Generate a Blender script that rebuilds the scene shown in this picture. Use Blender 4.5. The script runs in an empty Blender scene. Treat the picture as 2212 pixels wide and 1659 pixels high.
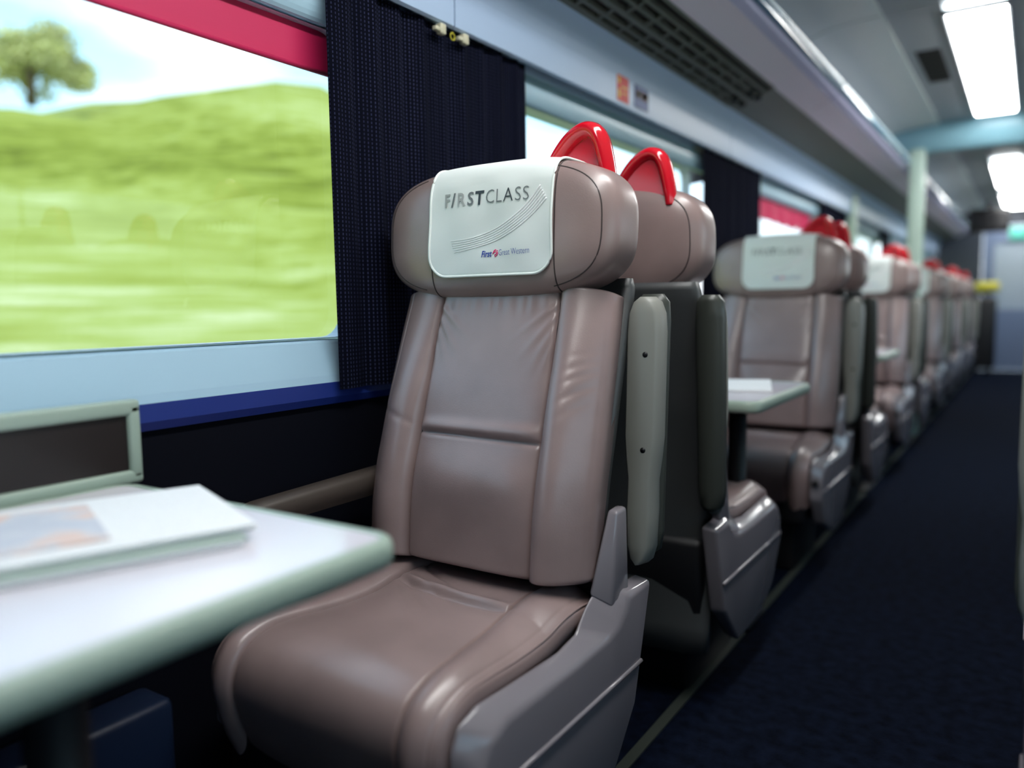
import bpy, math, random
from mathutils import Matrix, Vector
random.seed(7)
S = bpy.context.scene
COL = S.collection

# ------------------------------------------------------------------ camera
F_PX, W_PX = 1700.0, 2212.0
YAW, PITCH, ROLL, EYE = math.radians(33.45), math.radians(5.6), math.radians(0.8), 0.98
h_ = Vector((-math.sin(YAW), math.cos(YAW), 0)); r_ = Vector((math.cos(YAW), math.sin(YAW), 0)); z_ = Vector((0, 0, 1))
fw = math.cos(PITCH)*h_ - math.sin(PITCH)*z_
u_ = math.sin(PITCH)*h_ + math.cos(PITCH)*z_
cr = math.cos(ROLL)*r_ - math.sin(ROLL)*u_
cu = math.sin(ROLL)*r_ + math.cos(ROLL)*u_
cam = bpy.data.cameras.new('camera')
cam.sensor_width = 36.0
cam.lens = 36.0*F_PX/W_PX
cam.clip_start = 0.02; cam.clip_end = 500
cam.dof.use_dof = True
cam.dof.focus_distance = 1.50
cam.dof.aperture_fstop = 1.15
cam_o = bpy.data.objects.new('camera', cam); COL.objects.link(cam_o)
m = Matrix((cr, cu, -fw)).transposed().to_4x4(); m.translation = Vector((0, 0, EYE))
cam_o.matrix_world = m
S.camera = cam_o

# ------------------------------------------------------------------ exposure
vs = S.view_settings
vs.view_transform = 'Standard'; vs.look = 'None'; vs.gamma = 1.0; vs.use_curve_mapping = False
vs.exposure = 0.25

# ------------------------------------------------------------------ sky and sun
world = bpy.data.worlds.new('sky'); S.world = world; world.use_nodes = True
wt = world.node_tree; wt.nodes.clear()
def wn(t, **k):
    n = wt.nodes.new(t)
    for a, b in k.items(): setattr(n, a, b)
    return n
tc = wn('ShaderNodeTexCoord'); sep = wn('ShaderNodeSeparateXYZ')
wt.links.new(tc.outputs['Generated'], sep.inputs[0])
ramp = wn('ShaderNodeValToRGB')
ramp.color_ramp.elements[0].position = 0.0; ramp.color_ramp.elements[0].color = (2.3, 2.4, 2.5, 1)
ramp.color_ramp.elements[1].position = 0.36; ramp.color_ramp.elements[1].color = (0.52, 0.98, 1.4, 1)
e = ramp.color_ramp.elements.new(0.20); e.color = (0.86, 1.45, 1.9, 1)
wt.links.new(sep.outputs['Z'], ramp.inputs[0])
mp = wn('ShaderNodeMapping'); mp.inputs['Scale'].default_value = (2.2, 2.2, 9.0)
wt.links.new(tc.outputs['Generated'], mp.inputs[0])
nz = wn('ShaderNodeTexNoise'); nz.inputs['Scale'].default_value = 1.3; nz.inputs['Detail'].default_value = 5
wt.links.new(mp.outputs[0], nz.inputs['Vector'])
cr2 = wn('ShaderNodeValToRGB'); cr2.color_ramp.elements[0].position = 0.52; cr2.color_ramp.elements[1].position = 0.74
wt.links.new(nz.outputs['Fac'], cr2.inputs[0])
mx = wn('ShaderNodeMixRGB'); mx.inputs[2].default_value = (1.7, 1.8, 1.9, 1)
wt.links.new(cr2.outputs[0], mx.inputs[0]); wt.links.new(ramp.outputs[0], mx.inputs[1])
bg = wn('ShaderNodeBackground'); bg.inputs[1].default_value = 1.0
wt.links.new(mx.outputs[0], bg.inputs[0])
wo = wn('ShaderNodeOutputWorld'); wt.links.new(bg.outputs[0], wo.inputs[0])

sun = bpy.data.lights.new('sun', 'SUN'); sun.energy = 2.2; sun.angle = 0.05; sun.color = (1, 0.96, 0.86)
sun_o = bpy.data.objects.new('sun', sun); COL.objects.link(sun_o)
sun_o.rotation_euler = Vector((-math.cos(math.radians(58)), 0.12, -math.sin(math.radians(58)))).to_track_quat('-Z', 'Y').to_euler()
sun_o.location = (20, 0, 30)

LAMP = 18.0      # emission of the ceiling light diffusers

# ------------------------------------------------------------------ materials
MATS = {}
def mat(name, col, rough=0.5, metal=0.0, spec=0.5, bump=None, coat=0.0, sheen=0.0, noise=None, coatr=0.08):
    """bump=(scale,strength,dist); noise=(scale,amount)"""
    if name in MATS: return MATS[name]
    m = bpy.data.materials.new(name); m.use_nodes = True
    nt = m.node_tree; b = nt.nodes['Principled BSDF']
    b.inputs['Base Color'].default_value = (*col, 1); b.inputs['Roughness'].default_value = rough
    b.inputs['Metallic'].default_value = metal; b.inputs['Specular IOR Level'].default_value = spec
    b.inputs['Coat Weight'].default_value = coat; b.inputs['Coat Roughness'].default_value = coatr
    b.inputs['Sheen Weight'].default_value = sheen
    t = nt.nodes.new('ShaderNodeTexCoord')
    if bump:
        n = nt.nodes.new('ShaderNodeTexNoise'); n.inputs['Scale'].default_value = bump[0]; n.inputs['Detail'].default_value = 4
        nt.links.new(t.outputs['Object'], n.inputs['Vector'])
        bp = nt.nodes.new('ShaderNodeBump'); bp.inputs['Strength'].default_value = bump[1]; bp.inputs['Distance'].default_value = bump[2]
        nt.links.new(n.outputs['Fac'], bp.inputs['Height']); nt.links.new(bp.outputs[0], b.inputs['Normal'])
    if noise:
        n2 = nt.nodes.new('ShaderNodeTexNoise'); n2.inputs['Scale'].default_value = noise[0]; n2.inputs['Detail'].default_value = 3
        nt.links.new(t.outputs['Object'], n2.inputs['Vector'])
        r = nt.nodes.new('ShaderNodeValToRGB')
        a = noise[1]
        r.color_ramp.elements[0].position = 0.3; r.color_ramp.elements[1].position = 0.7
        r.color_ramp.elements[0].color = (*[c*(1-a) for c in col], 1); r.color_ramp.elements[1].color = (*[min(1, c*(1+a)) for c in col], 1)
        nt.links.new(n2.outputs['Fac'], r.inputs[0]); nt.links.new(r.outputs[0], b.inputs['Base Color'])
    MATS[name] = m
    return m
def emis(name, col, s):
    m = bpy.data.materials.new(name); m.use_nodes = True; nt = m.node_tree
    b = nt.nodes['Principled BSDF']; b.inputs['Base Color'].default_value = (*col, 1)
    b.inputs['Emission Color'].default_value = (*col, 1); b.inputs['Emission Strength'].default_value = s
    return m

LEATHER = mat('brown_leather', (0.290, 0.206, 0.198), 0.36, spec=0.6, coat=0.45, coatr=0.24, bump=(420, 0.16, 0.0015), noise=(9, 0.10))
SEAM = mat('leather_seam', (0.03, 0.02, 0.02), 0.6)
SHELL = mat('grey_plastic', (0.215, 0.195, 0.215), 0.16, spec=0.5, coat=0.25)
ARM = mat('armrest_plastic', (0.25, 0.25, 0.225), 0.4)
WARM = mat('window_armrest_brown', (0.06, 0.045, 0.036), 0.5)
ARMPAD = mat('armrest_pad', (0.045, 0.05, 0.043), 0.38)
BACKSH = mat('seat_back_plastic', (0.055, 0.058, 0.06), 0.45)
BLACK = mat('black_plastic', (0.006, 0.006, 0.008), 0.5)
RED = mat('red_gloss_plastic', (0.62, 0.006, 0.02), 0.16, coat=0.5)
CLOTH = mat('white_cloth', (0.80, 0.85, 0.84), 0.9, bump=(900, 0.25, 0.0006))
HEM = mat('white_hem', (0.88, 0.93, 0.90), 0.85)
SILK = mat('embroidery_silk', (0.93, 0.94, 0.95), 0.45)
GREYINK = mat('grey_lettering', (0.16, 0.18, 0.19), 0.55)
DARKINK = mat('dark_lettering', (0.035, 0.05, 0.06), 0.5)
PALEINK = mat('worn_lettering', (0.40, 0.42, 0.42), 0.6)
BLUEINK = mat('blue_lettering', (0.02, 0.06, 0.36), 0.6)
PINKINK = mat('pink_logo', (0.85, 0.08, 0.25), 0.6)
EDGE = mat('table_edging', (0.33, 0.42, 0.35), 0.35)
WALLD = mat('dark_navy_wall', (0.0025, 0.003, 0.007), 0.8, spec=0.1)
SILL = mat('pale_blue_sill', (0.40, 0.60, 0.74), 0.35)
SILLB = mat('deep_blue_trim', (0.012, 0.03, 0.20), 0.4)
PIER = mat('window_surround', (0.52, 0.60, 0.72), 0.4)
CANT = mat('pale_blue_panel', (0.44, 0.58, 0.80), 0.42)
RACKP = mat('rack_panel', (0.80, 0.70, 0.80), 0.45)
RACKD = mat('rack_bevel', (0.55, 0.53, 0.72), 0.45)
LIP = mat('rack_lip', (0.12, 0.22, 0.33), 0.18, coat=0.4)
LIPB = mat('rack_lip_strip', (0.70, 0.90, 0.95), 0.2)
VENT = mat('vent_olive', (0.12, 0.125, 0.10), 0.5)
VENTD = mat('vent_near_black', (0.012, 0.014, 0.012), 0.7)  # near-black of the vent backing, ceiling grille and knobs
CEILP = mat('ceiling_panel_grey', (0.80, 0.88, 0.82), 0.5)
CEILD = mat('ceiling_strip_grey', (0.38, 0.42, 0.45), 0.5)
POST = mat('pale_green_post', (0.42, 0.56, 0.49), 0.35)
BEAM = mat('teal_beam', (0.24, 0.46, 0.55), 0.3)
STRIP = mat('floor_strip_metal', (0.05, 0.058, 0.05), 0.4)
CREAM = mat('cream_clip', (0.62, 0.60, 0.45), 0.4)
BLIND = mat('crimson_blind', (0.60, 0.012, 0.10), 0.6)
FLAPD = mat('flap_face', (0.018, 0.013, 0.012), 0.35)
PAPER = mat('paper', (0.86, 0.86, 0.86), 0.8)
MAGED = mat('magazine_edge', (0.42, 0.52, 0.45), 0.6)
WALLR = mat('right_wall', (0.18, 0.20, 0.24), 0.6)
ENDW = mat('end_wall', (0.03, 0.04, 0.06), 0.5)
DOORM = mat('blue_grey_door', (0.16, 0.21, 0.33), 0.4)
YELLOW = mat('yellow_fabric', (0.55, 0.50, 0.04), 0.6)
TEALG = mat('teal_sign', (0.10, 0.55, 0.45), 0.4)
STKR = mat('sticker_red', (0.65, 0.025, 0.012), 0.5)
STKY = mat('sticker_yellow', (0.70, 0.48, 0.06), 0.5)
STKB = mat('sticker_blue', (0.05, 0.10, 0.32), 0.5)
STKD = mat('sticker_dark', (0.045, 0.015, 0.03), 0.5)
LIGHT = emis('light_diffuser', (1.0, 1.0, 0.98), LAMP)
BARK = mat('bark', (0.10, 0.07, 0.04), 0.9)

def carpet_mat():
    m = mat('navy_carpet', (0.0035, 0.006, 0.015), 0.95, spec=0.05, bump=(260, 0.6, 0.004), noise=(30, 0.5)); return m
CARPET = carpet_mat()

def laminate():
    m = bpy.data.materials.new('table_laminate'); m.use_nodes = True; nt = m.node_tree; b = nt.nodes['Principled BSDF']
    b.inputs['Base Color'].default_value = (0.74, 0.71, 0.77, 1); b.inputs['Roughness'].default_value = 0.16
    b.inputs['Specular IOR Level'].default_value = 0.8
    return m
LAM = laminate()

def curtain_mat():
    m = bpy.data.materials.new('navy_woven_curtain'); m.use_nodes = True; nt = m.node_tree; b = nt.nodes['Principled BSDF']
    b.inputs['Roughness'].default_value = 0.95; b.inputs['Specular IOR Level'].default_value = 0.05
    t = nt.nodes.new('ShaderNodeTexCoord'); sp = nt.nodes.new('ShaderNodeSeparateXYZ'); nt.links.new(t.outputs['Object'], sp.inputs[0])
    def mth(op, a, bb=None, v=None):
        n = nt.nodes.new('ShaderNodeMath'); n.operation = op
        if isinstance(a, float): n.inputs[0].default_value = a
        else: nt.links.new(a, n.inputs[0])
        if bb is not None:
            if isinstance(bb, float): n.inputs[1].default_value = bb
            else: nt.links.new(bb, n.inputs[1])
        return n.outputs[0]
    rows = mth('SINE', mth('MULTIPLY', sp.outputs['Y'], 2*math.pi/0.0095))
    dash = mth('SINE', mth('MULTIPLY', sp.outputs['Z'], 2*math.pi/0.0085))
    rr = mth('GREATER_THAN', rows, 0.72); dd = mth('GREATER_THAN', dash, -0.1)
    k = mth('MULTIPLY', rr, dd)
    n = nt.nodes.new('ShaderNodeTexNoise'); n.inputs['Scale'].default_value = 7.0
    mpp = nt.nodes.new('ShaderNodeMapping'); mpp.inputs['Scale'].default_value = (1, 6, 0.3)
    nt.links.new(t.outputs['Object'], mpp.inputs[0]); nt.links.new(mpp.outputs[0], n.inputs['Vector'])
    k2 = mth('MULTIPLY', k, n.outputs['Fac'])
    mix = nt.nodes.new('ShaderNodeMixRGB'); mix.inputs[1].default_value = (0.0028, 0.0034, 0.009, 1); mix.inputs[2].default_value = (0.06, 0.07, 0.15, 1)
    nt.links.new(k2, mix.inputs[0]); nt.links.new(mix.outputs[0], b.inputs['Base Color'])
    bp = nt.nodes.new('ShaderNodeBump'); bp.inputs['Strength'].default_value = 0.4; bp.inputs['Distance'].default_value = 0.001
    nt.links.new(k, bp.inputs['Height']); nt.links.new(bp.outputs[0], b.inputs['Normal'])
    return m
CURT = curtain_mat()

def glass_mat():
    m = bpy.data.materials.new('window_glass'); m.use_nodes = True; nt = m.node_tree; nt.nodes.clear()
    o = nt.nodes.new('ShaderNodeOutputMaterial'); mx = nt.nodes.new('ShaderNodeMixShader')
    tr = nt.nodes.new('ShaderNodeBsdfTransparent'); tr.inputs[0].default_value = (0.97, 0.99, 0.98, 1)
    gl = nt.nodes.new('ShaderNodeBsdfGlossy'); gl.inputs['Roughness'].default_value = 0.0
    fr = nt.nodes.new('ShaderNodeFresnel'); fr.inputs[0].default_value = 1.5
    ge = nt.nodes.new('ShaderNodeNewGeometry'); inv = nt.nodes.new('ShaderNodeMath'); inv.operation = 'SUBTRACT'; inv.inputs[0].default_value = 1.0
    ml = nt.nodes.new('ShaderNodeMath'); ml.operation = 'MULTIPLY'
    nt.links.new(ge.outputs['Backfacing'], inv.inputs[1]); nt.links.new(inv.outputs[0], ml.inputs[0]); nt.links.new(fr.outputs[0], ml.inputs[1])
    nt.links.new(ml.outputs[0], mx.inputs[0]); nt.links.new(tr.outputs[0], mx.inputs[1]); nt.links.new(gl.outputs[0], mx.inputs[2])
    nt.links.new(mx.outputs[0], o.inputs[0]); return m
GLASS = glass_mat()

def grass_mat():
    m = bpy.data.materials.new('grass'); m.use_nodes = True; nt = m.node_tree; b = nt.nodes['Principled BSDF']
    b.inputs['Roughness'].default_value = 0.95; b.inputs['Specular IOR Level'].default_value = 0.1
    t = nt.nodes.new('ShaderNodeTexCoord')
    def noi(sc, scale, det, ro):
        mp = nt.nodes.new('ShaderNodeMapping'); mp.inputs['Scale'].default_value = sc; nt.links.new(t.outputs['Object'], mp.inputs[0])
        n = nt.nodes.new('ShaderNodeTexNoise'); n.inputs['Scale'].default_value = scale; n.inputs['Detail'].default_value = det; n.inputs['Roughness'].default_value = ro
        nt.links.new(mp.outputs[0], n.inputs['Vector']); return n.outputs['Fac']
    fine = noi((2.6, 0.16, 5.0), 1.6, 8, 0.75); broad = noi((0.35, 0.06, 0.5), 1.0, 3, 0.5)
    ad = nt.nodes.new('ShaderNodeMath'); ad.operation = 'ADD'
    m1 = nt.nodes.new('ShaderNodeMath'); m1.operation = 'MULTIPLY'; m1.inputs[1].default_value = 0.6; nt.links.new(fine, m1.inputs[0])
    m2 = nt.nodes.new('ShaderNodeMath'); m2.operation = 'MULTIPLY'; m2.inputs[1].default_value = 0.4; nt.links.new(broad, m2.inputs[0])
    nt.links.new(m1.outputs[0], ad.inputs[0]); nt.links.new(m2.outputs[0], ad.inputs[1])
    r = nt.nodes.new('ShaderNodeValToRGB'); e = r.color_ramp.elements
    e[0].position = 0.36; e[0].color = (0.10, 0.115, 0.015, 1); e[1].position = 0.66; e[1].color = (0.66, 0.64, 0.40, 1)
    for p, c in ((0.43, (0.19, 0.22, 0.025)), (0.50, (0.30, 0.33, 0.06)), (0.57, (0.38, 0.42, 0.12))):
        q = e.new(p); q.color = (*c, 1)
    nt.links.new(ad.outputs[0], r.inputs[0]); nt.links.new(r.outputs[0], b.inputs['Base Color'])
    return m
GRASS = grass_mat()
LEAF = mat('leaves', (0.60, 0.60, 0.26), 0.9, noise=(3, 0.4), bump=(6, 1.0, 0.1))

def news_mat():
    m = bpy.data.materials.new('newsprint'); m.use_nodes = True; nt = m.node_tree; b = nt.nodes['Principled BSDF']; b.inputs['Roughness'].default_value = 0.8
    t = nt.nodes.new('ShaderNodeTexCoord'); sp = nt.nodes.new('ShaderNodeSeparateXYZ'); nt.links.new(t.outputs['Object'], sp.inputs[0])
    w = nt.nodes.new('ShaderNodeMath'); w.operation = 'SINE'
    q = nt.nodes.new('ShaderNodeMath'); q.operation = 'MULTIPLY'; q.inputs[1].default_value = 2*math.pi/0.006
    nt.links.new(sp.outputs['Y'], q.inputs[0]); nt.links.new(q.outputs[0], w.inputs[0])
    g = nt.nodes.new('ShaderNodeMath'); g.operation = 'GREATER_THAN'; g.inputs[1].default_value = 0.3; nt.links.new(w.outputs[0], g.inputs[0])
    n = nt.nodes.new('ShaderNodeTexNoise'); n.inputs['Scale'].default_value = 140; nt.links.new(t.outputs['Object'], n.inputs['Vector'])
    k = nt.nodes.new('ShaderNodeMath'); k.operation = 'MULTIPLY'; nt.links.new(g.outputs[0], k.inputs[0]); nt.links.new(n.outputs['Fac'], k.inputs[1])
    mx = nt.nodes.new('ShaderNodeMixRGB'); mx.inputs[1].default_value = (0.88, 0.88, 0.88, 1); mx.inputs[2].default_value = (0.55, 0.55, 0.56, 1)
    nt.links.new(k.outputs[0], mx.inputs[0]); nt.links.new(mx.outputs[0], b.inputs['Base Color']); return m
NEWS = news_mat()
def photo_mat():
    m = mat('printed_photo', (0.5, 0.5, 0.53), 0.6); nt = m.node_tree; b = nt.nodes['Principled BSDF']
    t = nt.nodes.new('ShaderNodeTexCoord'); n = nt.nodes.new('ShaderNodeTexNoise'); n.inputs['Scale'].default_value = 16
    nt.links.new(t.outputs['Object'], n.inputs['Vector'])
    r = nt.nodes.new('ShaderNodeValToRGB'); e = r.color_ramp.elements
    e[0].position = 0.42; e[0].color = (0.55, 0.56, 0.62, 1); e[1].position = 0.62; e[1].color = (0.74, 0.55, 0.48, 1); q = e.new(0.52); q.color = (0.62, 0.62, 0.66, 1)
    nt.links.new(n.outputs['Fac'], r.inputs[0]); nt.links.new(r.outputs[0], b.inputs['Base Color']); return m
PHOTO = photo_mat()

# ------------------------------------------------------------------ helpers
MIR = False     # mirror local x while building a handed variant
def mobj(name, V, Fc, mt, parent=None, smooth=True, bevel=0.0, seg=3, angle=30, mirror=None):
    mir = MIR if mirror is None else mirror
    if mir:
        V = [(-v[0], v[1], v[2]) for v in V]; Fc = [tuple(reversed(f)) for f in Fc]
    me = bpy.data.meshes.new(name); me.from_pydata([tuple(v) for v in V], [], Fc); me.update()
    if smooth: me.polygons.foreach_set('use_smooth', [True]*len(me.polygons))
    me.materials.append(mt)
    o = bpy.data.objects.new(name, me); COL.objects.link(o)
    if parent: o.parent = parent
    if bevel > 0:
        b = o.modifiers.new('bevel', 'BEVEL'); b.width = bevel; b.segments = seg; b.limit_method = 'ANGLE'; b.angle_limit = math.radians(angle)
        b.harden_normals = False
    return o
def tag(o, label=None, cat=None, group=None, kind=None):
    if label: o['label'] = label
    if cat: o['category'] = cat
    if group: o['group'] = group
    if kind: o['kind'] = kind
    return o
def empty(name, loc=(0, 0, 0), rz=0.0):
    o = bpy.data.objects.new(name, None); COL.objects.link(o); o.location = loc; o.rotation_euler = (0, 0, rz); o.empty_display_size = 0.1; return o
BOXF = [(0, 3, 2, 1), (4, 5, 6, 7), (0, 1, 5, 4), (1, 2, 6, 5), (2, 3, 7, 6), (3, 0, 4, 7)]
def box(name, xr, yr, zr, mt, parent=None, bevel=0.0, smooth=None, seg=2):
    V = [(xr[i], yr[j], zr[k]) for k in (0, 1) for (i, j) in ((0, 0), (1, 0), (1, 1), (0, 1))]
    return mobj(name, V, BOXF, mt, parent, smooth=(bevel > 0) if smooth is None else smooth, bevel=bevel, seg=seg)
def loft(name, loops, mt, parent=None, closed=True, cap=True, smooth=True, bevel=0.0, seg=3, angle=30):
    n = len(loops[0]); V = [p for L in loops for p in L]; Fc = []
    for i in range(len(loops)-1):
        for j in range(n if closed else n-1):
            a = i*n+j; b = i*n+(j+1) % n
            Fc.append((a, b, b+n, a+n))
    if cap and closed:
        Fc.append(tuple(reversed(range(n)))); Fc.append(tuple(range((len(loops)-1)*n, len(loops)*n)))
    return mobj(name, V, Fc, mt, parent, smooth, bevel, seg, angle)
def prism_y(name, prof, y0, y1, mt, parent=None, smooth=False, bevel=0.0):
    """closed (x,z) profile swept along the train"""
    return loft(name, [[(x, y0, z) for x, z in prof], [(x, y1, z) for x, z in prof]], mt, parent, smooth=smooth or bevel > 0, bevel=bevel)
def strip_prof(top, th):
    """open (x,z) polyline thickened upward/outward into a closed profile"""
    out = []
    for i, (x, z) in enumerate(top):
        a = top[max(0, i-1)]; b = top[min(len(top)-1, i+1)]
        dx, dz = b[0]-a[0], b[1]-a[1]; L = math.hypot(dx, dz) or 1
        out.append((x - dz/L*th, z + dx/L*th))
    return list(top) + out[::-1]
def tube(name, pts, rad, mt, parent=None, n=10, flat=1.0, axis=None):
    """tube along pts; rad number or list; flat squeezes along `axis`"""
    P = [Vector(p) for p in pts]; loops = []
    for i, p in enumerate(P):
        t = (P[min(i+1, len(P)-1)] - P[max(i-1, 0)]).normalized()
        ref = Vector(axis) if axis else (Vector((0, 0, 1)) if abs(t.z) < 0.9 else Vector((0, 1, 0)))
        a = (ref - t*ref.dot(t)).normalized(); b = t.cross(a)
        R = rad[i] if isinstance(rad, (list, tuple)) else rad
        loops.append([tuple(p + a*math.cos(q)*R*flat + b*math.sin(q)*R) for q in [2*math.pi*k/n for k in range(n)]])
    return loft(name, loops, mt, parent)
def catmull(pts, per=8):
    out = []
    n = len(pts)
    for i in range(n-1):
        p0 = pts[max(i-1, 0)]; p1 = pts[i]; p2 = pts[i+1]; p3 = pts[min(i+2, n-1)]
        for k in range(per):
            t = k/per
            out.append(tuple(0.5*(2*b + (-a+c)*t + (2*a-5*b+4*c-d)*t*t + (-a+3*b-3*c+d)*t**3) for a, b, c, d in zip(p0, p1, p2, p3)))
    out.append(tuple(pts[-1])); return out
def sg(v, p): return math.copysign(abs(v)**p, v)
def gauss(x, s): return math.exp(-(x/s)**2)
def sstep(a, b, x):
    t = min(1, max(0, (x-a)/(b-a))); return t*t*(3-2*t)
def copy_tree(o, parent=None):
    c = o.copy(); COL.objects.link(c); c.parent = parent
    for ch in list(o.children): copy_tree(ch, c)
    return c

# ================================================================== STRUCTURE
Y0, Y1 = -1.0, 13.0
def struct(o): o['kind'] = 'structure'; return o
fl = struct(box('floor', (-1.3, 1.3), (Y0, Y1), (-0.06, 0.0), CARPET)); fl['label'] = 'very dark navy carpet of the train aisle'
t1 = struct(box('trim_1', (-0.70, -0.675), (Y0, Y1), (0.0, 0.004), STRIP)); t1['label'] = 'thin metal strip along the carpet edge under the seats'
# left wall
wl = struct(empty('wall_left'))
box('lower_panel', (-1.32, -1.215), (Y0, Y1), (0.0, 0.795), WALLD, wl)
prism_y('sill_trim', [(-1.30, 0.79), (-1.207, 0.785), (-1.200, 0.80), (-1.203, 0.83), (-1.30, 0.83)], Y0, Y1, SILLB, wl)
prism_y('window_sill', [(-1.30, 0.83), (-1.205, 0.83), (-1.208, 0.845), (-1.228, 0.912), (-1.235, 0.918), (-1.30, 0.918)], Y0, Y1, SILL, wl, smooth=False)
hp = [(-1.235, 1.552)] + [(-1.228+0.016*math.sin(a), 1.592-0.040*math.cos(a)) for a in [math.pi*k/10 for k in range(0, 11)]] + [(-1.215, 1.66), (-1.30, 1.66), (-1.30, 1.552)]
prism_y('window_header', hp, Y0, Y1, SILL, wl, smooth=False)
box('upper_wall', (-1.32, -1.235), (Y0, Y1), (1.66, 2.02), WALLR, wl)
WIN = [(-0.60, 1.24), (1.78, 3.245), (3.98, 5.50), (6.75, 7.9), (8.5, 9.9), (10.5, 12.0)]
ZB, ZT = 0.918, 1.552
def rrect(y0, y1, z0, z1, r, n=6):
    P = []
    for cy, cz, a0 in ((y1-r, z0+r, -90), (y1-r, z1-r, 0), (y0+r, z1-r, 90), (y0+r, z0+r, 180)):
        for k in range(n+1):
            a = math.radians(a0+90*k/n); P.append((cy+r*math.cos(a), cz+r*math.sin(a)))
    return P
edges = [Y0] + [(WIN[i][1]+WIN[i+1][0])/2 for i in range(len(WIN)-1)] + [Y1]
def window(n, x_in, x_out, y0, y1, e0, e1, label):
    w = struct(empty('window_%d' % n)); w['label'] = label
    hole = rrect(y0, y1, ZB+0.004, ZT-0.004, 0.055)
    N = len(hole); outer = []
    for (y, z) in hole:      # project hole outline to the surrounding rectangle
        outer.append((e1 if y > (y0+y1)/2 else e0, ZT if z > (ZB+ZT)/2 else ZB) if (abs(y-y0) < 0.054 or abs(y-y1) < 0.054) and (z-ZB < 0.058 or ZT-z < 0.058) else (y, z))
    lip = rrect(y0-0.018, y1+0.018, ZB+0.002, ZT-0.002, 0.065)
    s = 1 if x_in > x_out else -1
    L1 = [(x_in, y, z) for y, z in outer]; L2 = [(x_in, y, z) for y, z in lip]
    L3 = [(x_in+0.006*s, y, z) for y, z in hole]; L4 = [(x_out, y, z) for y, z in hole]
    loft('window_frame', [L1, L2, L3, L4], PIER, w, cap=False, smooth=False)
    box('window_pane', (x_out-0.003, x_out+0.003), (y0-0.01, y1+0.01), (ZB-0.01, ZT+0.01), GLASS, w)
    return w
WL = ['carriage window above the newspaper table', 'carriage window behind the red grab handles', 'carriage window behind the seat at the leaflet table']
for i, (a, b) in enumerate(WIN):
    window(i+1, -1.235, -1.27, a, b, edges[i], edges[i+1], WL[i] if i < 3 else 'carriage window further along the window wall')
# right wall
wr = struct(empty('wall_right'))
box('lower_panel', (1.215, 1.32), (Y0, Y1), (0.0, 0.918), WALLR, wr)
box('upper_wall', (1.215, 1.32), (Y0, Y1), (1.552, 2.02), WALLR, wr)
for i, (a, b) in enumerate(WIN):
    window(i+len(WIN)+1, 1.235, 1.27, a, b, edges[i], edges[i+1], 'carriage window in the wall across the aisle')
ht = empty('heater_cover', (-1.199, 0.0, 0.0)); tag(ht, 'dark navy heater casing along the wall under the newspaper table', 'heater')
HEAT = mat('navy_casing', (0.010, 0.018, 0.045), 0.35)
box('casing', (0.0, 0.085), (-0.95, 0.70), (0.0, 0.37), HEAT, ht, bevel=0.012)
for k in range(12): box('slot', (0.083, 0.0865), (-0.60+k*0.1, -0.55+k*0.1), (0.30, 0.315), BLACK, ht)
# cantrail
tr = struct(empty('trim_2')); tr['label'] = 'pale blue panels above the windows'
cp = strip_prof([(-1.175, 1.640), (-1.168, 1.632), (-1.161, 1.637), (-1.160, 1.66), (-1.160, 1.725), (-1.152, 1.755), (-1.132, 1.80), (-1.122, 1.818)], 0.012)
for a, b in ((Y0, -0.5), (-0.495, 1.532), (1.537, 3.56), (3.565, 5.6), (5.605, 7.6), (7.605, 9.6), (9.605, Y1)):
    prism_y('panel', cp, a, b, CANT, tr, smooth=False)

# ceiling: curved panels left, dark strip beside the lights, mirrored on the right
ce = struct(empty('ceiling'))
CXL = -0.255
def arc_prof(sgn):
    pts = []
    for k in range(9):
        t = k/8; x = 0.34 + 0.62*t; z = 2.205 - 0.20*t**2.2
        pts.append((CXL + sgn*x, z))
    return pts
seams = [Y0, -0.22, 1.80, 3.83, 6.30, 8.4, 10.4, Y1]
for a, b in zip(seams[:-1], seams[1:]):
    for sg_ in (-1, 1):
        pr = arc_prof(sg_)
        if sg_ > 0: pr = pr + [(1.0, 1.95), (1.25, 1.93)]
        else: pr = pr + [(-1.28, 1.98)]
        pr2 = strip_prof(pr[::-1] if sg_ < 0 else pr, 0.02)
        prism_y('ceiling_panel', pr2, a+0.006, b-0.006, CEILP, ce)
    for sg_ in (-1, 1):
        xa, xb = sorted((CXL+sg_*0.12, CXL+sg_*0.34))
        box('ceiling_strip', (xa, xb), (a+0.004, b-0.004), (2.218, 2.235), CEILD, ce)
box('roof', (-1.36, 1.36), (Y0, Y1), (2.25, 2.29), CEILD, ce)
box('roof_side', (-1.36, -1.30), (Y0, Y1), (1.6, 2.25), CEILD, ce); box('roof_side', (1.30, 1.36), (Y0, Y1), (1.6, 2.25), CEILD, ce)
LIGHTS = [(-0.1, 1.95, 'ceiling light panel over the aisle beside the newspaper table'), (3.98, 6.18, 'long white ceiling light panel before the teal beam'), (8.5, 10.2, 'white ceiling light panel just beyond the teal beam'), (11.0, 12.6, 'small white ceiling light panel nearest the end door')]
for a, b, lb in LIGHTS:
    L = empty('ceiling_light', (CXL, (a+b)/2, 2.215)); tag(L, lb, 'ceiling light', 'ceiling lights along the aisle')
    hl = (b-a)/2
    box('diffuser', (-0.112, 0.112), (-hl+0.012, hl-0.012), (-0.022, 0.003), LIGHT, L, bevel=0.008)
    for sx in (-1, 1): box('frame_rail', (min(sx*0.113, sx*0.126), max(sx*0.113, sx*0.126)), (-hl, hl), (-0.014, 0.012), CEILD, L, bevel=0.003)
    for sy in (-1, 1): box('frame_end', (-0.126, 0.126), (min(sy*hl, sy*(hl-0.01)), max(sy*hl, sy*(hl-0.01))), (-0.014, 0.012), CEILD, L, bevel=0.003)
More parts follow.
